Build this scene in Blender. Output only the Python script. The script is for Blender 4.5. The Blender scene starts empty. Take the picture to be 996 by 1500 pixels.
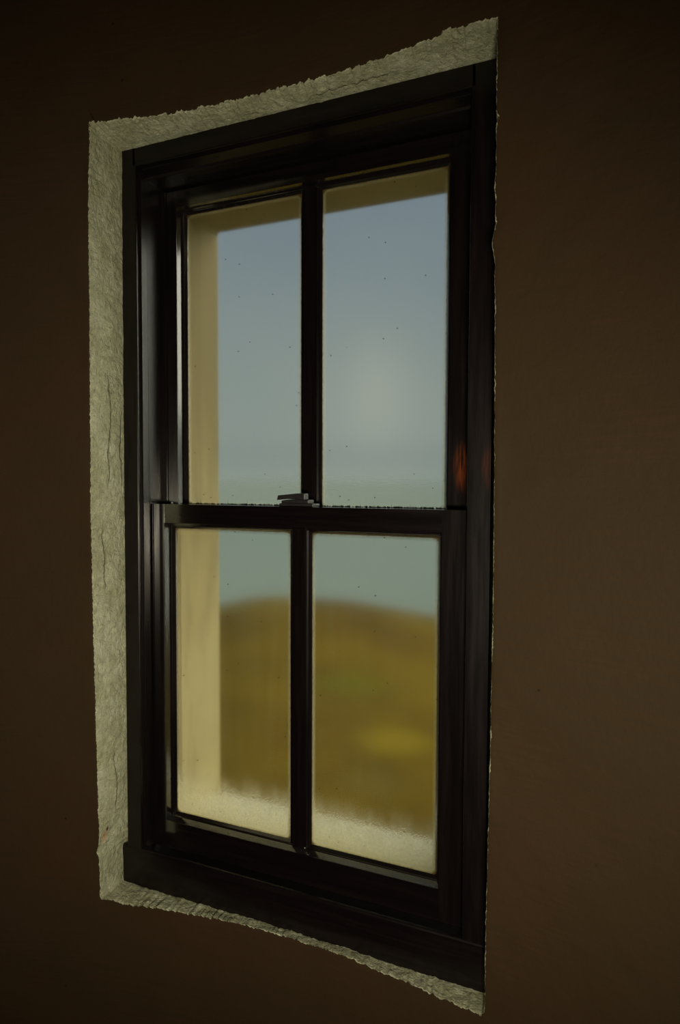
import bpy, bmesh, math, random
from mathutils import Vector, noise

S = bpy.context.scene
COL = S.collection
EZ = 1.5                      # eye height above the floor; window heights below are written relative to it
random.seed(7)

# ------------------------------------------------------------------ camera
cam_d = bpy.data.cameras.new('camera')
cam = bpy.data.objects.new('camera', cam_d)
COL.objects.link(cam)
YAW, PITCH, ROLL = 0.42184, 0.04491, 0.003675
fwd = Vector((-math.sin(YAW) * math.cos(PITCH), math.cos(YAW) * math.cos(PITCH), -math.sin(PITCH)))
rgt = Vector((math.cos(YAW), math.sin(YAW), 0))
upv = rgt.cross(fwd)
r2 = rgt * math.cos(ROLL) + upv * math.sin(ROLL)
u2 = upv * math.cos(ROLL) - rgt * math.sin(ROLL)
from mathutils import Matrix
cam.matrix_world = Matrix(((r2.x, u2.x, -fwd.x, 0), (r2.y, u2.y, -fwd.y, 0), (r2.z, u2.z, -fwd.z, EZ), (0, 0, 0, 1)))
cam_d.sensor_fit = 'VERTICAL'
cam_d.sensor_height = 36.0
cam_d.lens = 24.0             # 1000 px over 1500 px
cam_d.clip_start = 0.02
cam_d.clip_end = 60000
S.camera = cam

# ------------------------------------------------------------------ view
S.view_settings.view_transform = 'Standard'
S.view_settings.look = 'None'
S.view_settings.gamma = 1
S.view_settings.use_curve_mapping = False
S.view_settings.exposure = 0.0


# ------------------------------------------------------------------ node helper
class N:
    def __init__(self, tree):
        self.t = tree

    def n(self, typ, **kw):
        nd = self.t.nodes.new(typ)
        for k, v in kw.items():
            if k.startswith('i_'):
                key = k[2:]
                nd.inputs[int(key) if key.isdigit() else key.replace('_', ' ')].default_value = v
            else:
                setattr(nd, k, v)
        return nd

    def l(self, a, b):
        self.t.links.new(a, b)

    def math(self, op, a, b=None, c=None, clamp=False):
        nd = self.t.nodes.new('ShaderNodeMath')
        nd.operation = op
        nd.use_clamp = clamp
        for i, v in enumerate((a, b, c)):
            if v is None:
                continue
            if isinstance(v, (int, float)):
                nd.inputs[i].default_value = v
            else:
                self.l(v, nd.inputs[i])
        return nd.outputs[0]

    def sstep(self, v, a, b, lo=0.0, hi=1.0):
        nd = self.t.nodes.new('ShaderNodeMapRange')
        nd.interpolation_type = 'SMOOTHSTEP'
        self.l(v, nd.inputs[0])
        for i, x in enumerate((a, b, lo, hi)):
            nd.inputs[i + 1].default_value = x
        return nd.outputs[0]

    def mix(self, f, a, b, mode='MIX'):
        nd = self.t.nodes.new('ShaderNodeMix')
        nd.data_type = 'RGBA'
        nd.blend_type = mode
        for i, v in ((0, f), (6, a), (7, b)):
            if isinstance(v, (int, float)):
                nd.inputs[i].default_value = v
            elif isinstance(v, (tuple, list)):
                nd.inputs[i].default_value = (*v, 1) if len(v) == 3 else v
            else:
                self.l(v, nd.inputs[i])
        return nd.outputs[2]

    def noise(self, vec, scale, detail=4, rough=0.55, dist=0.0):
        nd = self.n('ShaderNodeTexNoise')
        nd.inputs['Scale'].default_value = scale
        nd.inputs['Detail'].default_value = detail
        nd.inputs['Roughness'].default_value = rough
        nd.inputs['Distortion'].default_value = dist
        if vec is not None:
            self.l(vec, nd.inputs['Vector'])
        return nd.outputs[0]

    def mapped(self, vec, sc=(1, 1, 1), loc=(0, 0, 0)):
        nd = self.n('ShaderNodeMapping')
        nd.inputs['Scale'].default_value = sc
        nd.inputs['Location'].default_value = loc
        self.l(vec, nd.inputs['Vector'])
        return nd.outputs[0]

    def dist(self, vec, p, sc=(1, 1, 1)):
        s = self.n('ShaderNodeVectorMath', operation='SUBTRACT')
        self.l(vec, s.inputs[0])
        s.inputs[1].default_value = p
        m = self.n('ShaderNodeVectorMath', operation='MULTIPLY')
        self.l(s.outputs[0], m.inputs[0])
        m.inputs[1].default_value = sc
        l = self.n('ShaderNodeVectorMath', operation='LENGTH')
        self.l(m.outputs[0], l.inputs[0])
        return l.outputs['Value']

    def bump(self, h, strength, distance, normal=None):
        b = self.n('ShaderNodeBump')
        b.inputs['Strength'].default_value = strength
        b.inputs['Distance'].default_value = distance
        self.l(h, b.inputs['Height'])
        if normal is not None:
            self.l(normal, b.inputs['Normal'])
        return b.outputs[0]


def mat(name):
    m = bpy.data.materials.new(name)
    m.use_nodes = True
    nt = m.node_tree
    nt.nodes.clear()
    g = N(nt)
    out = g.n('ShaderNodeOutputMaterial')
    return m, g, out


def principled(g, out, **kw):
    p = g.n('ShaderNodeBsdfPrincipled')
    for k, v in kw.items():
        p.inputs[k].default_value = v
    g.l(p.outputs[0], out.inputs[0])
    return p


# ------------------------------------------------------------------ sky
W = bpy.data.worlds.new('sky')
S.world = W
W.use_nodes = True
W.node_tree.nodes.clear()
g = N(W.node_tree)
wo = g.n('ShaderNodeOutputWorld')
bg = g.n('ShaderNodeBackground')
g.l(bg.outputs[0], wo.inputs[0])
tc = g.n('ShaderNodeTexCoord')
dirv = tc.outputs['Generated']
sep = g.n('ShaderNodeSeparateXYZ')
g.l(dirv, sep.inputs[0])
elev = sep.outputs['Z']
base = g.mix(g.sstep(elev, 0.0, 0.42), (0.30, 0.355, 0.335), (0.205, 0.265, 0.325))
cl = g.noise(g.mapped(dirv, (1, 1, 1.6)), 3.2, 3, 0.45)
base = g.mix(g.sstep(cl, 0.35, 0.7, 0, 0.35), base, (0.33, 0.37, 0.36))
# the thin place in the cloud, and the darker band of cloud low over the sea
gl = g.dist(dirv, (-0.359, 0.925, 0.122), (1, 1, 0.62))
base = g.mix(g.sstep(gl, 0.0, 0.19, 0.16, 0.0), base, (0.58, 0.58, 0.50))
base = g.mix(g.sstep(gl, 0.0, 0.075, 0.20, 0.0), base, (0.62, 0.62, 0.52))
band = g.math('MULTIPLY', g.sstep(elev, 0.0, 0.035), g.sstep(elev, 0.035, 0.075, 1, 0))
base = g.mix(g.math('MULTIPLY', band, 0.25), base, (0.19, 0.24, 0.25))
g.l(base, bg.inputs['Color'])
bg.inputs['Strength'].default_value = 0.9

# ------------------------------------------------------------------ hazy sun and an added fill spot
sd = bpy.data.lights.new('hazy_sun', 'SUN')
sd.energy = 2.4
sd.angle = math.radians(60)
sd.color = (1.0, 0.93, 0.78)
so = bpy.data.objects.new('hazy_sun', sd)
COL.objects.link(so)
sdir = Vector((0.85, 1.0, 0.80)).normalized()      # towards the sun
so.rotation_euler = sdir.to_track_quat('Z', 'Y').to_euler()

ld = bpy.data.lights.new('fill_spot', 'SPOT')  # unseen fill added to lift the reveals; its cone dims the corners
ld.energy = 60
ld.spot_size = math.radians(94)
ld.spot_blend = 1.0
ld.shadow_soft_size = 0.09
ld.color = (1.0, 0.90, 0.66)
lo = bpy.data.objects.new('fill_spot', ld)
COL.objects.link(lo)
lo.location = (0.13, -0.24, EZ - 0.22)
lo.rotation_euler = (Vector(lo.location) - Vector((-0.52, 0.95, EZ - 0.20))).to_track_quat('Z', 'Y').to_euler()


# ------------------------------------------------------------------ object helpers
def tag(o, label=None, cat=None, kind=None, group=None):
    if label:
        o['label'] = label
    if cat:
        o['category'] = cat
    if kind:
        o['kind'] = kind
    if group:
        o['group'] = group
    return o


def link(name, bm, m, parent=None, smooth=False, bevel=0.0):
    me = bpy.data.meshes.new(name)
    bmesh.ops.recalc_face_normals(bm, faces=bm.faces)
    bm.to_mesh(me)
    bm.free()
    o = bpy.data.objects.new(name, me)
    COL.objects.link(o)
    if m is not None:
        me.materials.append(m)
    if parent is not None:
        o.parent = parent
    if smooth:
        for p in me.polygons:
            p.use_smooth = True
    if bevel:
        b = o.modifiers.new('bevel', 'BEVEL')
        b.width = bevel
        b.segments = 2
        b.limit_method = 'ANGLE'
        b.angle_limit = math.radians(35)
    return o


def empty(name, loc, parent=None):
    o = bpy.data.objects.new(name, None)
    COL.objects.link(o)
    o.location = loc
    if parent is not None:
        o.parent = parent
    return o


def box(bm, x0, x1, y0, y1, z0, z1):
    v = [bm.verts.new((x, y, z)) for x in (x0, x1) for y in (y0, y1) for z in (z0, z1)]
    for f in ((0, 1, 3, 2), (4, 6, 7, 5), (0, 4, 5, 1), (2, 3, 7, 6), (0, 2, 6, 4), (1, 5, 7, 3)):
        bm.faces.new([v[i] for i in f])


def prism(bm, prof, axis, a, b):
    """extrude a closed profile: axis 'z' profile (x, y); 'x' profile (y, z); 'y' profile (x, z)"""
    def P(p, t):
        return {'z': (p[0], p[1], t), 'x': (t, p[0], p[1]), 'y': (p[0], t, p[1])}[axis]
    A = [bm.verts.new(P(p, a)) for p in prof]
    B = [bm.verts.new(P(p, b)) for p in prof]
    n = len(prof)
    for i in range(n):
        bm.faces.new((A[i], A[(i + 1) % n], B[(i + 1) % n], B[i]))
    bm.faces.new(A[::-1])
    bm.faces.new(B)


def ring_sweep(bm, x0, x1, z0, z1, y, prof, foot=None):
    """mitred moulding round a rectangular opening: prof = closed list of (inset, depth)"""
    loops = []
    for q, (ins, d) in enumerate(prof):
        fb = foot[q] if foot else ins
        loops.append([bm.verts.new(p) for p in ((x0 + ins, y + d, z0 + fb), (x1 - ins, y + d, z0 + fb),
                                                 (x1 - ins, y + d, z1 - ins), (x0 + ins, y + d, z1 - ins))])
    k = len(loops)
    for i in range(k):
        a, b = loops[i], loops[(i + 1) % k]
        for j in range(4):
            bm.faces.new((a[j], a[(j + 1) % 4], b[(j + 1) % 4], b[j]))


# ------------------------------------------------------------------ materials
def make_wood(name, spec, coat, rlo, rhi, gs=(90, 90, 6)):
    m, g, out = mat(name)
    tc = g.n('ShaderNodeTexCoord')
    geo = g.n('ShaderNodeNewGeometry')
    pos = geo.outputs['Position']
    grain = g.noise(g.mapped(pos, gs), 1.0, 5, 0.6, 0.3)
    col = g.mix(g.sstep(grain, 0.35, 0.75), (0.0045, 0.0030, 0.0036), (0.0085, 0.0050, 0.0055))
    # streaky orange patches beside the meeting rail
    w1 = g.sstep(g.dist(pos, (-0.268, 1.08, EZ + 0.024), (1.0, 1.0, 0.42)), 0.006, 0.021, 1, 0)
    w2 = g.sstep(g.dist(pos, (-0.208, 1.0, EZ + 0.022), (1.0, 1.0, 0.42)), 0.004, 0.017, 0.35, 0)
    st = g.sstep(g.noise(g.mapped(pos, (260, 260, 22)), 1.0, 3), 0.32, 0.66)
    orange_patch = g.math('MULTIPLY', g.math('ADD', w1, w2, clamp=True), st, clamp=True)
    col = g.mix(orange_patch, col, (0.17, 0.036, 0.006))
    p = principled(g, out, Roughness=0.22)
    p.inputs['Specular IOR Level'].default_value = spec
    g.l(col, p.inputs['Base Color'])
    g.l(g.sstep(grain, 0.2, 0.8, rlo, rhi), p.inputs['Roughness'])
    p.inputs['Coat Weight'].default_value = coat
    p.inputs['Coat IOR'].default_value = 2.1
    p.inputs['Coat Roughness'].default_value = 0.12
    g.l(g.bump(grain, 0.05, 0.0015), p.inputs['Normal'])
    return m


def make_glass():
    m, g, out = mat('misted_glass')
    uv = g.n('ShaderNodeUVMap').outputs[0]         # metres from the pane's lower left corner
    at = g.n('ShaderNodeAttribute', attribute_name='pane')   # x: width, y: height, z: mist at the foot
    at.attribute_type = 'OBJECT'
    su = g.n('ShaderNodeSeparateXYZ')
    g.l(uv, su.inputs[0])
    sp = g.n('ShaderNodeSeparateXYZ')
    g.l(at.outputs['Vector'], sp.inputs[0])
    u, v = su.outputs[0], su.outputs[1]
    dx = g.math('MINIMUM', u, g.math('SUBTRACT', sp.outputs[0], u))
    dy = g.math('MINIMUM', v, g.math('SUBTRACT', sp.outputs[1], v))
    # rounded-rectangle edge distance
    r = 0.009
    ax = g.math('MAXIMUM', g.math('SUBTRACT', r, dx), 0)
    ay = g.math('MAXIMUM', g.math('SUBTRACT', r, dy), 0)
    ed = g.math('SUBTRACT', r, g.math('SQRT', g.math('ADD', g.math('MULTIPLY', ax, ax), g.math('MULTIPLY', ay, ay))))
    big = g.noise(uv, 9, 4, 0.6)
    fine = g.noise(uv, 160, 3, 0.7)
    streak = g.noise(g.mapped(uv, (60, 4, 1)), 1.0, 3)
    edge = g.sstep(g.math('ADD', ed, g.math('MULTIPLY', g.math('SUBTRACT', fine, 0.5), 0.003)), 0.0, 0.006, 0.25, 0)
    # condensation at the foot of the lower panes
    hv = g.math('ADD', v, g.math('ADD', g.math('MULTIPLY', g.math('SUBTRACT', streak, 0.5), 0.05), g.math('MULTIPLY', g.math('SUBTRACT', big, 0.5), 0.03)))
    drops = g.n('ShaderNodeTexVoronoi')
    drops.inputs['Scale'].default_value = 330
    drops.inputs['Randomness'].default_value = 1
    g.l(uv, drops.inputs['Vector'])
    bead = g.sstep(drops.outputs['Distance'], 0.15, 0.55, 1, 0)
    foot = g.math('MULTIPLY', g.sstep(hv, -0.01, 0.10, 0.66, 0), sp.outputs[2])
    footb = g.math('MULTIPLY', foot, g.sstep(fine, 0.25, 0.7, 0.82, 1.06))
    haze = g.math('ADD', g.math('ADD', 0.012, g.math('MULTIPLY', g.sstep(streak, 0.3, 0.8), 0.016)), g.math('ADD', edge, footb), clamp=True)
    # little dark specks of dirt
    vo = g.n('ShaderNodeTexVoronoi')
    vo.inputs['Scale'].default_value = 58
    g.l(uv, vo.inputs['Vector'])
    sc = g.n('ShaderNodeSeparateColor')
    g.l(vo.outputs['Color'], sc.inputs[0])
    speck = g.math('MULTIPLY', g.sstep(vo.outputs['Distance'], 0.035, 0.075, 1, 0), g.sstep(sc.outputs[0], 0.50, 0.56))
    # brown grime right in the corners
    grime = g.sstep(g.math('ADD', ed, g.math('MULTIPLY', g.math('SUBTRACT', fine, 0.5), 0.006)), -0.004, 0.001, 0.9, 0)
    hgt = g.math('MULTIPLY', bead, g.math('MULTIPLY', g.sstep(hv, 0.0, 0.11, 1.0, 0.0), sp.outputs[2]))
    nb = g.bump(hgt, 0.22, 0.0010)
    ref = g.n('ShaderNodeBsdfRefraction')
    ref.distribution = 'GGX'
    ref.inputs['IOR'].default_value = 1.45
    ref.inputs['Color'].default_value = (0.95, 0.965, 0.94, 1)
    ref.inputs['Roughness'].default_value = 0.105
    g.l(nb, ref.inputs['Normal'])
    tr = g.n('ShaderNodeBsdfTranslucent')
    tr.inputs['Color'].default_value = (0.92, 0.86, 0.55, 1)
    g.l(nb, tr.inputs['Normal'])
    gls = g.n('ShaderNodeBsdfGlossy')
    gls.inputs['Roughness'].default_value = 0.06
    fr = g.n('ShaderNodeFresnel')
    fr.inputs[0].default_value = 1.35
    di = g.n('ShaderNodeBsdfDiffuse')
    di.inputs[0].default_value = (0.10, 0.055, 0.015, 1)

    def mixs(f, a, b):
        x = g.n('ShaderNodeMixShader')
        g.l(f, x.inputs[0])
        g.l(a.outputs[0], x.inputs[1])
        g.l(b.outputs[0], x.inputs[2])
        return x
    sh = mixs(haze, ref, tr)
    sh = mixs(fr.outputs[0], sh, gls)
    sh = mixs(g.math('MAXIMUM', g.math('MULTIPLY', speck, 0.8), grime), sh, di)
    g.l(sh.outputs[0], out.inputs[0])
    return m


def make_reveal():
    m, g, out = mat('old_limewash')
    geo = g.n('ShaderNodeNewGeometry')
    pos = geo.outputs['Position']
    uv = g.n('ShaderNodeUVMap').outputs[0]          # u: metres round the opening, v: depth 0 room edge .. 1 frame
    su = g.n('ShaderNodeSeparateXYZ')
    g.l(uv, su.inputs[0])
    u, v = su.outputs[0], su.outputs[1]
    n1 = g.noise(pos, 22, 6, 0.65)
    n2 = g.noise(pos, 140, 5, 0.65)
    col = g.mix(g.sstep(n1, 0.35, 0.72), (0.54, 0.55, 0.36), (0.75, 0.77, 0.58))
    col = g.mix(g.sstep(n2, 0.54, 0.72, 0, 0.6), col, (0.34, 0.33, 0.18))
    # long hairline cracks that run along the reveal
    wob = g.noise(g.mapped(uv, (7, 1, 1)), 1.0, 6, 0.6)
    lines = None
    for v0, amp, wd, lo_, seed in ((0.42, 0.55, 0.014, 0.53, 0.0), (0.70, 0.35, 0.012, 0.52, 4.0), (0.25, 0.5, 0.012, 0.55, 9.0)):
        d = g.math('ABSOLUTE', g.math('SUBTRACT', v, g.math('ADD', v0, g.math('MULTIPLY', g.math('SUBTRACT', wob, 0.5), amp))))
        c = g.math('MULTIPLY', g.sstep(d, wd * 0.4, wd * 1.4, 1, 0), g.sstep(g.noise(g.mapped(uv, (3.1, 0, 0), (seed, 0, 0)), 1.0, 2), lo_, lo_ + 0.06))
        lines = c if lines is None else g.math('MAXIMUM', lines, c)
    col = g.mix(g.math('MULTIPLY', lines, 0.6), col, (0.13, 0.10, 0.045))
    # yellow-green darkening along the frame: occlusion shade put into the colour
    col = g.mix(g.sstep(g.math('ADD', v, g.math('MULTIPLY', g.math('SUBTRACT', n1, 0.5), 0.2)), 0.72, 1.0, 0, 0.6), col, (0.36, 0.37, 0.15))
    # the rust-red knock low on the left and the orange stain beside it
    k1 = g.sstep(g.dist(pos, (-0.8955, 0.947, EZ - 0.640), (1, 1, 0.7)), 0.003, 0.0055, 1, 0)
    k2 = g.sstep(g.math('ADD', g.dist(pos, (-0.8940, 0.940, EZ - 0.651), (1, 1, 0.6)), g.math('MULTIPLY', n2, 0.006)), 0.005, 0.013, 0.7, 0)
    col = g.mix(k2, col, (0.55, 0.27, 0.12))
    col = g.mix(k1, col, (0.12, 0.012, 0.015))
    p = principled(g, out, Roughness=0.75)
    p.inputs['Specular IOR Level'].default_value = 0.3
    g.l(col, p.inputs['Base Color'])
    b1 = g.bump(g.math('SUBTRACT', g.noise(pos, 75, 5, 0.7, 0.6), g.math('MULTIPLY', lines, 0.5)), 1.0, 0.009)
    g.l(g.bump(n2, 0.7, 0.004, b1), p.inputs['Normal'])
    return m


def make_wall():
    m, g, out = mat('shaded_brown_wall')
    geo = g.n('ShaderNodeNewGeometry')
    pos = geo.outputs['Position']
    n1 = g.noise(pos, 3.0, 5, 0.6)
    brush = g.noise(g.mapped(pos, (12, 12, 240)), 1.0, 4, 0.6)
    n3 = g.noise(pos, 110, 4, 0.6)
    col = g.mix(g.sstep(n1, 0.35, 0.7), (0.044, 0.0250, 0.0102), (0.053, 0.0268, 0.0120))  # brown darkened in the colour to stand for the unlit wall
    col = g.mix(g.sstep(brush, 0.3, 0.75, 0, 0.4), col, (0.032, 0.0235, 0.0095))
    vo = g.n('ShaderNodeTexVoronoi')
    vo.inputs['Scale'].default_value = 13
    g.l(pos, vo.inputs['Vector'])
    sc = g.n('ShaderNodeSeparateColor')
    g.l(vo.outputs['Color'], sc.inputs[0])
    sp = g.math('MULTIPLY', g.sstep(vo.outputs['Distance'], 0.02, 0.045, 1, 0), g.sstep(sc.outputs[1], 0.72, 0.78))
    col = g.mix(g.math('MULTIPLY', sp, 0.85), col, (0.010, 0.006, 0.004))
    p = principled(g, out, Roughness=0.7)
    p.inputs['Specular IOR Level'].default_value = 0.25
    g.l(col, p.inputs['Base Color'])
    b1 = g.bump(g.noise(pos, 16, 4, 0.6), 0.25, 0.006)
    g.l(g.bump(n3, 0.25, 0.0015, b1), p.inputs['Normal'])
    return m


def make_plain(name, c, rough=0.6, var=0.25, sc=8.0, spec=0.4, metallic=0.0):
    m, g, out = mat(name)
    geo = g.n('ShaderNodeNewGeometry')
    n1 = g.noise(geo.outputs['Position'], sc, 5, 0.6)
    col = g.mix(g.sstep(n1, 0.3, 0.7), tuple(x * (1 - var) for x in c), c)
    p = principled(g, out, Roughness=rough, Metallic=metallic)
    p.inputs['Specular IOR Level'].default_value = spec
    g.l(col, p.inputs['Base Color'])
    g.l(g.bump(n1, 0.2, 0.002), p.inputs['Normal'])
    return m


def make_outside_paint():
    m, g, out = mat('cream_masonry_paint')
    geo = g.n('ShaderNodeNewGeometry')
    pos = geo.outputs['Position']
    n1 = g.noise(pos, 6, 5, 0.6)
    n2 = g.noise(g.mapped(pos, (30, 30, 5)), 1, 4, 0.6)
    col = g.mix(g.sstep(n1, 0.3, 0.7), (0.50, 0.41, 0.18), (0.56, 0.47, 0.21))
    col = g.mix(g.sstep(n2, 0.5, 0.8, 0, 0.25), col, (0.20, 0.15, 0.06))
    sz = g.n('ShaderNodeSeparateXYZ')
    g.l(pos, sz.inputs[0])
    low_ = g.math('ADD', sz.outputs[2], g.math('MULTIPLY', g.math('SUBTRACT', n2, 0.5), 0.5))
    col = g.mix(g.sstep(low_, EZ - 0.45, EZ + 0.25, 0, 0.85), col, (0.235, 0.185, 0.068))  # upper part darker: shade put into the colour, with streaky staining
    p = principled(g, out, Roughness=0.8)
    g.l(col, p.inputs['Base Color'])
    g.l(g.bump(n1, 0.3, 0.004), p.inputs['Normal'])
    return m


def make_moor():
    m, g, out = mat('moorland')
    geo = g.n('ShaderNodeNewGeometry')
    pos = geo.outputs['Position']
    n1 = g.noise(pos, 0.09, 6, 0.65)
    n2 = g.noise(g.mapped(pos, (1, 0.7, 1), (40, 10, 0)), 0.30, 6, 0.65)
    n3 = g.noise(pos, 1.2, 4, 0.65)
    col = g.mix(g.sstep(n1, 0.35, 0.65), (0.145, 0.080, 0.0045), (0.250, 0.156, 0.006))
    col = g.mix(g.sstep(n2, 0.52, 0.72, 0, 0.7), col, (0.215, 0.155, 0.006))
    col = g.mix(g.sstep(n3, 0.5, 0.75, 0, 0.4), col, (0.13, 0.066, 0.005))
    for (x, y, rad, c, f) in MOOR_PATCHES:
        d = g.math('ADD', g.dist(pos, (x, y, EZ - 14), (1, 1, 0)), g.math('MULTIPLY', g.math('SUBTRACT', n2, 0.5), rad * 1.6))
        col = g.mix(g.sstep(d, rad * 0.35, rad * 1.2, f, 0), col, c)
    p = principled(g, out, Roughness=0.95)
    p.inputs['Specular IOR Level'].default_value = 0.1
    g.l(col, p.inputs['Base Color'])
    return m


def make_sea():
    m, g, out = mat('sea_water')
    geo = g.n('ShaderNodeNewGeometry')
    pos = geo.outputs['Position']
    p = principled(g, out, Roughness=0.35)
    p.inputs['Base Color'].default_value = (0.35, 0.42, 0.33, 1)
    p.inputs['IOR'].default_value = 1.33
    w = g.noise(g.mapped(pos, (0.02, 0.05, 1)), 1.0, 4, 0.6)
    g.l(g.bump(w, 0.08, 2.0), p.inputs['Normal'])
    return m


MOOR_PATCHES = [(-18.5, 44.0, 3.6, (0.19, 0.21, 0.006), 0.5), (-12.6, 35.3, 2.4, (0.50, 0.36, 0.018), 0.55), (-13.0, 48.0, 7.0, (0.34, 0.23, 0.012), 0.5), (-11.5, 30.0, 2.0, (0.24, 0.17, 0.03), 0.5)]
M_WOOD = make_wood('dark_worn_varnish', 0.36, 0.0, 0.26, 0.36)
M_SASH = make_wood('dark_glossy_varnish', 0.5, 1.0, 0.2, 0.3)
M_RAIL = make_wood('dark_glossy_varnish_rail', 0.5, 1.0, 0.2, 0.3, (6, 90, 90))
M_SILL = make_wood('dark_worn_varnish_rail', 0.34, 0.0, 0.26, 0.36, (6, 90, 90))
M_GLASS = make_glass()
M_REV = make_reveal()
M_WALL = make_wall()
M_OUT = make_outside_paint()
M_SLAB = make_plain('white_sill_paint', (0.74, 0.70, 0.52), 0.7, 0.2, 30)
M_MOOR = make_moor()
M_SEA = make_sea()
M_BRASS = make_plain('dark_lock_metal', (0.035, 0.032, 0.036), 0.35, 0.3, 60, 0.8, 0.3)
M_DUST = make_plain('dust', (0.035, 0.03, 0.012), 0.95, 0.4, 200)
M_FLECK = make_plain('pale_paint_fleck', (0.75, 0.75, 0.72), 0.6, 0.1, 200)
M_FLOOR = make_plain('worn_stone_floor', (0.16, 0.13, 0.10), 0.8, 0.4, 4)
M_CEIL = make_plain('dim_ceiling_plaster', (0.22, 0.18, 0.12), 0.85, 0.3, 4)

# ------------------------------------------------------------------ the tower wall with its ragged opening
CX, CY = -0.5, -0.633


def rad(z):
    return 1.595 - 0.0255 * (z + 0.085)


LEFT = [(-0.8668, 0.6011), (-0.8715, 0.5348), (-0.8756, 0.4339), (-0.8784, 0.2971), (-0.8821, 0.1696), (-0.8847, 0.0756), (-0.8883, -0.0674),
        (-0.8895, -0.1763), (-0.8904, -0.262), (-0.891, -0.3734), (-0.8913, -0.4611), (-0.8917, -0.5496), (-0.8922, -0.6262), (-0.8937, -0.6906), (-0.8933, -0.758)]
BOT = [(-0.8908, -0.7629), (-0.858, -0.7652), (-0.825, -0.767), (-0.7584, -0.7653), (-0.6918, -0.764), (-0.6255, -0.7621), (-0.5602, -0.7617),
       (-0.4961, -0.763), (-0.4336, -0.7635), (-0.397, -0.7649), (-0.3613, -0.7679), (-0.3149, -0.7677), (-0.2591, -0.7682), (-0.2269, -0.7675), (-0.1998, -0.7672)]
RIGHT = [(-0.1968, -0.7585), (-0.1964, -0.6761), (-0.1947, -0.5739), (-0.193, -0.4734), (-0.1917, -0.3942), (-0.1906, -0.2967), (-0.1894, -0.2007),
         (-0.1888, -0.1062), (-0.1888, 0.0054), (-0.1891, 0.0971), (-0.1895, 0.1875), (-0.1903, 0.2768), (-0.1901, 0.3649), (-0.1904, 0.4518), (-0.1901, 0.5204), (-0.1901, 0.5714), (-0.1899, 0.5993)]
TOP = [(-0.1936, 0.5998), (-0.2159, 0.603), (-0.2544, 0.6054), (-0.2843, 0.6048), (-0.3151, 0.6038), (-0.3574, 0.6026), (-0.4235, 0.6007),
       (-0.4806, 0.601), (-0.5395, 0.602), (-0.5997, 0.6005), (-0.6609, 0.5986), (-0.7226, 0.5974), (-0.7844, 0.5989), (-0.8337, 0.6001), (-0.8583, 0.6003)]
STEP = 0.0018


def resample(poly, step):
    out = []
    for (a, b) in zip(poly[:-1], poly[1:]):
        L = math.dist(a, b)
        n = max(1, round(L / step))
        for i in range(n):
            t = i / n
            out.append((a[0] + (b[0] - a[0]) * t, a[1] + (b[1] - a[1]) * t))
    return out


loop = resample(LEFT + BOT + RIGHT + TOP + [LEFT[0]], STEP)
NL = len(loop)
perim = [0.0]
for i in range(NL):
    perim.append(perim[-1] + math.dist(loop[i], loop[(i + 1) % NL]))


def side_of(x, z):
    dl, dr, db, dt = x + 0.885, -0.193 - x, z + 0.764, 0.602 - z
    k = min((dl, 'l'), (dr, 'r'), (db, 'b'), (dt, 't'))
    return k[1]


def fr(s, sc, seed, octv=4):
    return noise.fractal(Vector((s * sc, seed, 0.37)), 1.0, 2.0, octv)


border = []
normal2 = []
for i, (x, z) in enumerate(loop):
    a, b = loop[(i - 3) % NL], loop[(i + 3) % NL]
    tx, tz = b[0] - a[0], b[1] - a[1]
    L = math.hypot(tx, tz)
    nx, nz = tz / L, -tx / L                       # provisional outward normal
    if nx * (x + 0.54) + nz * (z + 0.08) < 0:
        nx, nz = -nx, -nz
    sd_ = side_of(x, z)
    s = perim[i]
    amp = {'l': 0.0011, 'r': 0.0007, 'b': 0.0028, 't': 0.0030}[sd_]
    j = fr(s, 26, 1.3) * amp * 0.35 + fr(s, 170, 5.1, 3) * amp * 0.9 + (abs(fr(s, 420, 8.1, 2)) - 0.2) * amp * 0.8
    # crumbs that bite out of the edge of the head and sill
    bite = max(0.0, fr(s, 60, 9.7, 2) - 0.25) * amp * 2.2
    if sd_ == 'r':                                # the big chip and small flakes
        j -= 0.0042 * math.exp(-((z - 0.316) / 0.014) ** 2) + 0.0018 * math.exp(-((z - 0.39) / 0.010) ** 2)
        j += 0.003 * math.exp(-((z - 0.475) / 0.004) ** 2)
    if sd_ == 'l':
        j += 0.004 * math.exp(-((z + 0.675) / 0.010) ** 2)
    d = j + bite
    border.append((x + nx * d, z + nz * d))
    normal2.append((nx, nz))


def on_wall(x, z):
    R = rad(z)
    return CY + math.sqrt(max(0.0, R * R - (x - CX) ** 2))


def sm(t, a, b):
    t = max(0.0, min(1.0, (t - a) / (b - a)))
    return t * t * (3 - 2 * t)


def frame_loop(x, z):
    """where the reveal meets the window frame, for the border point (x, z)"""
    fx = (x + 0.885) / 0.692
    fz = (z + 0.764) / 1.366
    X = -0.8925 + fx * 0.686
    Z = -0.7715 + fz * 1.3735
    k = side_of(x, z)
    hx = -0.8925 - 0.0125 * (1 - sm(Z, -0.694, -0.684))
    if k == 'l':
        X = hx
    if k == 'r':
        X = -0.2065
    if k == 'b':
        Z = -0.7712
        X = hx + (x + 0.893) / 0.696 * (-0.2065 - hx)
    if k == 't':
        Z = 0.6018
        X = -0.8925 + (x + 0.8668) / 0.6768 * 0.686
    return max(hx, min(-0.2065, X)), max(-0.7712, min(0.6018, Z))


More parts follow.
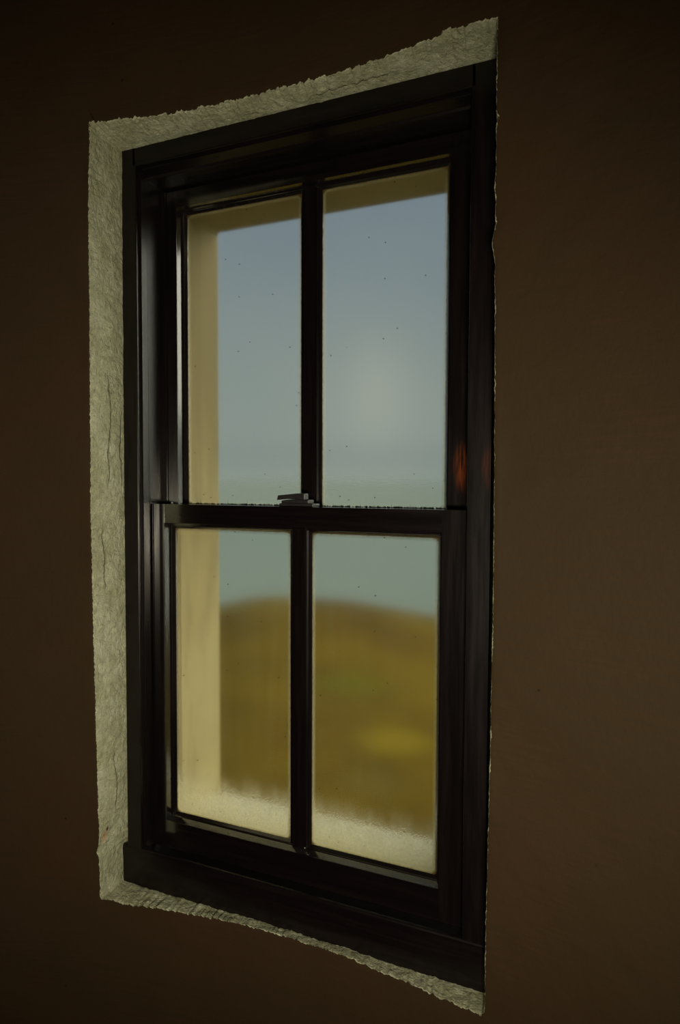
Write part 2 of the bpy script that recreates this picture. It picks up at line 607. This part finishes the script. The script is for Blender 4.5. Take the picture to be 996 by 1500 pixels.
# reveal: from the rounded room edge to the frame
NR = 20
bm = bmesh.new()
uvl = bm.loops.layers.uv.new('UVMap')
rows = []
vs = []
for k in range(NR + 1):
    t = (k / NR) ** 1.15
    row = []
    for i in range(NL):
        x, z = border[i]
        y = on_wall(x, z)
        fx, fz = frame_loop(*loop[i])
        px = x + (fx - x) * t
        pz = z + (fz - z) * t
        py = y + (1.022 - y) * t
        nx, nz = normal2[i]
        w = math.sin(math.pi * min(1, t * 0.95 + 0.05)) ** 0.7 * (1 - sm(t, 0.78, 1.0))
        h = noise.fractal(Vector((px * 22, py * 22, pz * 22)), 0.9, 2.0, 4) * 0.0022
        h += noise.fractal(Vector((px * 80 + 9, py * 80, pz * 80)), 0.9, 2.0, 3) * 0.0010
        if side_of(*loop[i]) == 'r':
            h = abs(h) * 1.0
        elif t < 0.12:                            # rounded arris
            h += 0.0012 * (1 - t / 0.12)
        px += nx * h * max(w, 0.25 if t < 0.1 else 0)
        pz += nz * h * max(w, 0.25 if t < 0.1 else 0)
        row.append(bm.verts.new((px, py, pz + EZ)))
    rows.append(row)
    vs.append(t)
for k in range(NR):
    for i in range(NL):
        j = (i + 1) % NL
        f = bm.faces.new((rows[k][i], rows[k][j], rows[k + 1][j], rows[k + 1][i]))
        for lp, (uu, vv) in zip(f.loops, ((perim[i], vs[k]), (perim[i + 1], vs[k]), (perim[i + 1], vs[k + 1]), (perim[i], vs[k + 1]))):
            lp[uvl].uv = (uu, vv)
        f.smooth = True
edge_pts = [v.co.copy() for v in rows[0]]
# limewash lip on the wall, paints in the lit arris, with a broken edge
lip = []
for i in range(NL):
    x, z = border[i]
    nx, nz = normal2[i]
    lw = {'l': 0.0006, 'r': 0.0012, 'b': 0.0013, 't': 0.0013}[side_of(*loop[i])]
    w = lw * (0.75 + 1.1 * fr(perim[i], 40, 21.0) + 0.9 * fr(perim[i], 260, 33.0, 2))
    w = max(0.0007 if side_of(*loop[i]) == 'r' else 0.00025, w)
    p = edge_pts[i]
    x2, z2 = x + nx * w, z + nz * w
    lip.append(bm.verts.new((x2, on_wall(x2, z2) - 0.0008, z2 + EZ)))
for i in range(NL):
    j = (i + 1) % NL
    f = bm.faces.new((lip[i], lip[j], rows[0][j], rows[0][i]))
    for lp, (uu, vv) in zip(f.loops, ((perim[i], 0), (perim[i + 1], 0), (perim[i + 1], 0), (perim[i], 0))):
        lp[uvl].uv = (uu, vv)
    f.smooth = True
bm_rev = bm

# wall face: rings from the ragged edge out to a patch of the cylinder
TH0, TH1 = math.radians(-80), math.radians(80)
ZB, ZT = -EZ, 1.3
bm = bmesh.new()
offs = [0, 0.0012, 0.003, 0.006, 0.012, 0.024, 0.045, 0.08, 0.13]
fracs = [0.06, 0.14, 0.25, 0.38, 0.52, 0.66, 0.82, 1.0]
rows = []
outer = []
th_c, z_c = math.asin((-0.54 - CX) / 1.595), -0.08
for i in range(NL):
    x, z = loop[i]
    th = math.asin((x - CX) / rad(z))
    dt, dz = th - th_c, z - z_c
    k = 1e9
    if dt > 1e-9: k = min(k, (TH1 - th_c) / dt)
    if dt < -1e-9: k = min(k, (TH0 - th_c) / dt)
    if dz > 1e-9: k = min(k, (ZT - z_c) / dz)
    if dz < -1e-9: k = min(k, (ZB - z_c) / dz)
    outer.append((th_c + dt * k, z_c + dz * k))


def cyl(th, z, inset=0.0):
    R = rad(z) - inset
    return (CX + R * math.sin(th), CY + R * math.cos(th), z + EZ)




def spread(i, o):
    """a point o metres outside the ragged edge; the raggedness fades with distance"""
    k = sm(o, 0.0, 0.03)
    x = border[i][0] * (1 - k) + loop[i][0] * k
    z = border[i][1] * (1 - k) + loop[i][1] * k
    dx, dz = loop[i][0] + 0.54, loop[i][1] + 0.08
    L = math.hypot(dx, dz)
    return x + dx / L * o * 1.3, z + dz / L * o * 1.3


row = [bm.verts.new(tuple(c)) for c in edge_pts]
rows.append(row)
for o in offs[1:]:
    row = []
    for i in range(NL):
        x2, z2 = spread(i, o)
        ins = 0.0006 * sm(o, 0, 0.003) + noise.fractal(Vector((x2 * 9, z2 * 9, 3.3)), 1.0, 2.0, 3) * 0.0022 * sm(o, 0, 0.02)
        row.append(bm.verts.new(cyl(math.asin((x2 - CX) / rad(z2)), z2, ins)))
    rows.append(row)
for f_ in fracs:
    row = []
    for i in range(NL):
        x2, z2 = spread(i, offs[-1])
        th = math.asin((x2 - CX) / rad(z2))
        T, Z = th + (outer[i][0] - th) * f_, z2 + (outer[i][1] - z2) * f_
        ins = 0.0006 + noise.fractal(Vector((CX + 1.6 * math.sin(T) * 1.0 * 9 - CX, Z * 9, 3.3)), 1.0, 2.0, 3) * 0.002 * (1 - f_)
        row.append(bm.verts.new(cyl(T, Z, ins)))
    rows.append(row)
for k in range(len(rows) - 1):
    for i in range(NL):
        j = (i + 1) % NL
        f = bm.faces.new((rows[k][i], rows[k + 1][i], rows[k + 1][j], rows[k][j]))
        f.smooth = True
wall = link('wall_window', bm, M_WALL, smooth=True)
tag(wall, 'curved brown tower wall, shade put into its colour, around the ragged window opening', kind='structure')
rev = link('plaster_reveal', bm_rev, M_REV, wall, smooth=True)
rev['label'] = 'pale greenish limewashed plaster reveal with cracks and crumbling edges'

# rest of the round room
bm = bmesh.new()
NT = 64
a = []
for i in range(NT + 1):
    th = TH1 + (2 * math.pi - (TH1 - TH0)) * i / NT
    a.append([bm.verts.new(cyl(th, z)) for z in (ZB, 0.0, ZT)])
for i in range(NT):
    for k in range(2):
        bm.faces.new((a[i][k], a[i][k + 1], a[i + 1][k + 1], a[i + 1][k]))
tag(link('wall_stair', bm, M_WALL, smooth=True), 'curved brown wall of the round room behind the viewer', kind='structure')
for nm, z, m in (('floor', 0.0, M_FLOOR), ('ceiling', EZ + ZT, M_CEIL)):
    bm = bmesh.new()
    box(bm, CX - 1.7, CX + 1.7, CY - 1.7, CY + 1.75, min(z, z - 0.1) if z == 0 else z, 0.0 if z == 0 else z + 0.1)
    tag(link(nm, bm, m), {'floor': 'worn stone floor of the round tower room', 'ceiling': 'dim plaster ceiling of the round tower room'}[nm], kind='structure')

# masonry outside the window: a block with the splay-free outer opening
OX0, OX1, OZ0, OZ1, OY0, OY1 = -0.858, -0.235, -0.708, 0.535, 1.119, 1.268
bm = bmesh.new()


def rect(x0, x1, z0, z1, y):
    return [bm.verts.new((x, y, z + EZ)) for x, z in ((x0, z0), (x1, z0), (x1, z1), (x0, z1))]


inn = rect(OX0, OX1, -0.672, OZ1, OY0)
out_ = rect(OX0, OX1, OZ0, OZ1, OY1)
b0 = rect(-1.9, 0.9, -1.5, 1.4, OY0)
b1 = rect(-1.9, 0.9, -1.5, 1.4, OY1)
for A, B in ((inn, out_), (inn, b0), (out_, b1), (b0, b1)):
    for i in range(4):
        bm.faces.new((A[i], A[(i + 1) % 4], B[(i + 1) % 4], B[i]))
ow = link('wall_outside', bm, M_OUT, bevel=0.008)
tag(ow, 'cream painted outer masonry opening seen blurred through the misted glass', kind='structure')

bm = bmesh.new()
prism(bm, [(1.119, EZ - 0.690), (1.119, EZ - 0.667), (1.262, EZ - 0.703), (1.290, EZ - 0.712), (1.290, EZ - 0.735), (1.119, EZ - 0.735)], 'x', OX0 - 0.004, OX1 + 0.004)
osl = link('sill_slab', bm, M_SLAB, ow, bevel=0.006)
osl['label'] = 'white painted outer sill slab'

# ------------------------------------------------------------------ the window
win = empty('window_1', (-0.55, 1.06, EZ - 0.771))
tag(win, 'dark varnished double-hung sash window with four misted panes in the tower wall', kind='structure')
WL = Vector(win.location)


def wpart(name, bm, m, parent=None, smooth=False, bevel=0.0, label=None, at=None):
    """mesh given in world coordinates; its origin is moved to its parent's"""
    base = Vector(at) if at is not None else WL
    for v in bm.verts:
        v.co -= base
    o = link(name, bm, m, parent or win, smooth, bevel)
    if label:
        o['label'] = label
    return o


XL, XR = -0.8915, -0.2080                         # outer faces of the casing
JL, JR = -0.858, -0.2430                          # jamb faces
SILL = -0.700
BV = 0.0014
# jambs, profile (x, y) run in z
bm = bmesh.new()
prism(bm, [(XL, 1.0), (JL - 0.001, 1.0), (JL, 1.0012), (JL, 1.0042), (JL - 0.0045, 1.0048), (JL - 0.0045, 1.0135), (JL, 1.0142),
           (JL, 1.031), (JL - 0.0012, 1.032), (JL - 0.0012, 1.118), (XL, 1.118)], 'z', EZ + SILL - 0.006, EZ + 0.6013)
wpart('jamb_casing', bm, M_WOOD, bevel=0.0006)
bm = bmesh.new()
prism(bm, [(XR, 1.0), (JR + 0.001, 1.0), (JR, 1.0012), (JR, 1.0042), (JR + 0.0045, 1.0048), (JR + 0.0045, 1.0135), (JR, 1.0142),
           (JR, 1.031), (JR + 0.0012, 1.032), (JR + 0.0012, 1.118), (XR, 1.118)], 'z', EZ + SILL - 0.006, EZ + 0.6013)
wpart('jamb_casing', bm, M_WOOD, bevel=0.0006)
# parting strips between the two sash tracks
for x0, x1 in ((JL - 0.002, JL + 0.006), (JR - 0.006, JR + 0.002)):
    bm = bmesh.new()
    box(bm, x0, x1, 1.0735, 1.0795, EZ + SILL, EZ + 0.551)
    wpart('parting_bead', bm, M_WOOD, bevel=0.0008)
# head, profile (y, z) run in x between the casings
bm = bmesh.new()
e = EZ
prism(bm, [(1.0, e + 0.6013), (1.0, e + 0.5702), (1.001, e + 0.5692), (1.0042, e + 0.5692), (1.0050, e + 0.5745), (1.0098, e + 0.5745), (1.0105, e + 0.5652),
           (1.031, e + 0.5610), (1.034, e + 0.5570), (1.118, e + 0.5530), (1.118, e + 0.6013)], 'x', JL - 0.006, JR + 0.006)
wpart('head_casing', bm, M_SILL, bevel=0.0006)
# sill: worn nosing standing a little proud at the left horn
bm = bmesh.new()
prism(bm, [(0.999, e - 0.7712), (0.9985, e - 0.7000), (1.0005, e - 0.6972), (1.004, e - 0.6965), (1.034, e - 0.7045), (1.118, e - 0.7120), (1.118, e - 0.7712)], 'x', -0.9040, -0.2030)
wpart('sill', bm, M_SILL, bevel=0.001)


def sash(name, y, x0, x1, fx0, fx1, z0, z1, fz0, fz1, mc, foot):
    """y: room face; x0..z1 outer edges; fx0..fz1 inner edges of the flat face; mc: centre of the muntin"""
    root = empty(name, (0, 0, 0), win)
    root.location = Vector((mc, y, EZ + z0)) - WL
    at = (mc, y, EZ + z0)
    th = 0.0355
    for a, b in ((x0, fx0), (fx1, x1)):
        bm = bmesh.new()
        box(bm, a, b, y, y + th, EZ + z0, EZ + z1)
        wpart('stile', bm, M_SASH, root, at=at)
    for nm, a, b in (('bottom_rail', z0, fz0), ('top_rail', fz1, z1)):
        bm = bmesh.new()
        box(bm, fx0 - 0.0002, fx1 + 0.0002, y + 0.0001, y + th, EZ + a, EZ + b)
        wpart(nm, bm, M_RAIL, root, at=at)
    # chamfer right round the sash opening
    bm = bmesh.new()
    ring_sweep(bm, fx0, fx1, EZ + fz0, EZ + fz1, y, [(-0.001, 0.0006), (0.0003, 0.0008), (0.0022, 0.0122), (0.0055, 0.0130), (0.0064, 0.0140), (0.0064, 0.030), (-0.001, 0.030)],
               (-0.001, 0.0002, 0.0044, 0.0058, 0.0064, 0.0064, -0.001))
    wpart('chamfer_moulding', bm, M_SASH, root, at=at)
    # muntin
    bm = bmesh.new()
    prism(bm, [(mc - 0.0118, y + 0.0092), (mc + 0.0118, y + 0.0092), (mc + 0.0122, y + 0.0160), (mc + 0.0140, y + 0.0165), (mc + 0.0175, y + 0.0190),
               (mc + 0.0175, y + 0.031), (mc - 0.0175, y + 0.031), (mc - 0.0175, y + 0.0190), (mc - 0.0140, y + 0.0165), (mc - 0.0122, y + 0.0160)],
          'z', EZ + fz0 + 0.003, EZ + fz1 - 0.003)
    wpart('muntin', bm, M_SASH, root, at=at)
    for a, b in ((fx0 + 0.0068, mc - 0.0175), (mc + 0.0175, fx1 - 0.0068)):
        za, zb = fz0 + 0.0068, fz1 - 0.0068
        bm = bmesh.new()
        ring_sweep(bm, a, b, EZ + za, EZ + zb, y, [(-0.001, 0.0140), (0.0006, 0.0143), (0.0040, 0.0192), (-0.001, 0.0192)])
        wpart('glazing_bead', bm, M_SASH, root, at=at)
        # glass
        gx0, gx1, gz0, gz1 = a - 0.002, b + 0.002, EZ + za - 0.002, EZ + zb + 0.002
        bm = bmesh.new()
        uvl = bm.loops.layers.uv.new('UVMap')
        box(bm, gx0, gx1, y + 0.0195, y + 0.0235, gz0, gz1)
        ins = 0.0072
        for f in bm.faces:
            for lp in f.loops:
                lp[uvl].uv = (lp.vert.co.x - gx0 - ins, lp.vert.co.z - gz0 - ins)
        p = wpart('glass_pane', bm, M_GLASS, root, at=at)
        p['pane'] = (gx1 - gx0 - 2 * ins, gz1 - gz0 - 2 * ins, foot)
    return root


sash('upper_sash', 1.080, -0.8555, -0.2445, -0.8290, -0.2935, -0.084, 0.5505, -0.0580, 0.5205, -0.5500, 0.08)
low = sash('lower_sash', 1.037, -0.8562, -0.2440, -0.8285, -0.2910, -0.7045, -0.0440, -0.6520, -0.0790, -0.5480, 1.0)

# sash lock on the meeting rail
lock = empty('sash_lock', Vector((-0.545, 1.058, EZ - 0.044)) - WL, win)
lc = (-0.545, 1.058, EZ - 0.044)
zt = EZ - 0.044
bm = bmesh.new()
prism(bm, [(-0.586, zt), (-0.520, zt), (-0.520, zt + 0.0040), (-0.522, zt + 0.0055), (-0.584, zt + 0.0055), (-0.586, zt + 0.0040)], 'y', 1.045, 1.072)
wpart('base_plate', bm, M_BRASS, lock, bevel=0.0006, at=lc)
bm = bmesh.new()
prism(bm, [(-0.583, zt + 0.0055), (-0.530, zt + 0.0055), (-0.530, zt + 0.0118), (-0.572, zt + 0.0118), (-0.583, zt + 0.0100)], 'y', 1.048, 1.069)
wpart('housing', bm, M_BRASS, lock, bevel=0.0008, at=lc)
bm = bmesh.new()
prism(bm, [(-0.594, zt + 0.0108), (-0.575, zt + 0.0128), (-0.545, zt + 0.0118), (-0.539, zt + 0.0118), (-0.539, zt + 0.0222), (-0.541, zt + 0.0232), (-0.553, zt + 0.0228), (-0.592, zt + 0.0190)], 'y', 1.051, 1.066)
wpart('lever', bm, M_BRASS, lock, bevel=0.001, at=lc)

# dust and tiny dead stalks caught between the meeting rails
bm = bmesh.new()
rnd = random.Random(3)
for i in range(1300):
    u = rnd.random()
    x = -0.82 + 0.528 * u
    dense = 0.35 + 0.65 * (0.5 + 0.5 * noise.noise(Vector((x * 30, 2.2, 0))))
    if rnd.random() > dense:
        continue
    h = rnd.uniform(0.0010, 0.0042) if rnd.random() < 0.965 else rnd.uniform(0.005, 0.012)
    w = rnd.uniform(0.0006, 0.0022) if h < 0.0045 else 0.0004
    y = rnd.uniform(1.073, 1.079)
    z = EZ - 0.0446
    lean = rnd.uniform(-0.0015, 0.0015)
    p0 = bm.verts.new((x - w, y, z))
    p1 = bm.verts.new((x + w, y, z))
    p2 = bm.verts.new((x, y + w, z))
    p3 = bm.verts.new((x + lean, y, z + h))
    for t_ in ((p0, p1, p3), (p1, p2, p3), (p2, p0, p3), (p0, p2, p1)):
        bm.faces.new(t_)
box(bm, -0.825, -0.293, 1.0725, 1.0798, EZ - 0.060, EZ - 0.0438)
dust = wpart('dust', bm, M_DUST)
dust['kind'] = 'stuff'
# pale paint fleck at the left end of the meeting rail
bm = bmesh.new()
bmesh.ops.create_icosphere(bm, subdivisions=2, radius=0.0022, matrix=Matrix.Translation((-0.822, 1.052, EZ - 0.0428)))
wpart('paint_fleck', bm, M_FLECK, label='small pale fleck on the meeting rail')

# ------------------------------------------------------------------ outside: headland and sea
CREST = [(-60, 0.20), (-45, 0.190), (-36, 0.184), (-33.75, 0.1791), (-31.77, 0.1709), (-30.06, 0.1684), (-26.91, 0.1719), (-24.6, 0.174), (-22.3, 0.1798),
         (-20.57, 0.1845), (-18.27, 0.1918), (-15.71, 0.1986), (-5, 0.215), (15, 0.22), (40, 0.21), (75, 0.2)]


def crest(az):
    for (a0, s0), (a1, s1) in zip(CREST[:-1], CREST[1:]):
        if a0 <= az <= a1:
            return s0 + (s1 - s0) * (az - a0) / (a1 - a0)
    return CREST[-1][1]


bm = bmesh.new()
NA, NRR = 220, 90
grid = []
for i in range(NA + 1):
    az = -60 + 135 * i / NA
    s = crest(az)
    rc = 78.0
    col = []
    for k in range(NRR + 1):
        r = 3.0 + (rc * 2.6 - 3.0) * (k / NRR) ** 1.3
        x, y = r * math.sin(math.radians(az)), r * math.cos(math.radians(az))
        zc_ = -s * rc
        q = r / rc
        base_ = -14.6 + (zc_ + 14.6) * sm(q, 0.35, 1.0)
        und = noise.fractal(Vector((x * 0.045, y * 0.045, 1.7)), 1.0, 2.0, 5) * 0.55 + noise.fractal(Vector((x * 0.3, y * 0.3, 4.1)), 1.0, 2.0, 4) * 0.16
        fall = -26 * max(0.0, q - 1.0) ** 1.4 - 0.11 * rc * max(0, q - 1.0)
        col.append(bm.verts.new((x, y, base_ + und * (0.5 + 0.5 * (1 - sm(q, 0.5, 1))) + fall + EZ)))
    grid.append(col)
for i in range(NA):
    for k in range(NRR):
        bm.faces.new((grid[i][k], grid[i + 1][k], grid[i + 1][k + 1], grid[i][k + 1]))
tag(link('headland_terrain', bm, M_MOOR, smooth=True), 'olive brown grassy headland below the tower running down to the sea', kind='structure')
bm = bmesh.new()
NS = 40
sg = []
for i in range(NS + 1):
    an = math.radians(-100 + 200 * i / NS)
    sg.append([bm.verts.new((r * math.sin(an), r * math.cos(an), EZ - 32)) for r in (60, 150, 400, 1200, 5000, 40000)])
for i in range(NS):
    for k in range(5):
        bm.faces.new((sg[i][k], sg[i + 1][k], sg[i + 1][k + 1], sg[i][k + 1]))
tag(link('sea', bm, M_SEA), 'pale blue green sea beyond the headland', kind='structure')
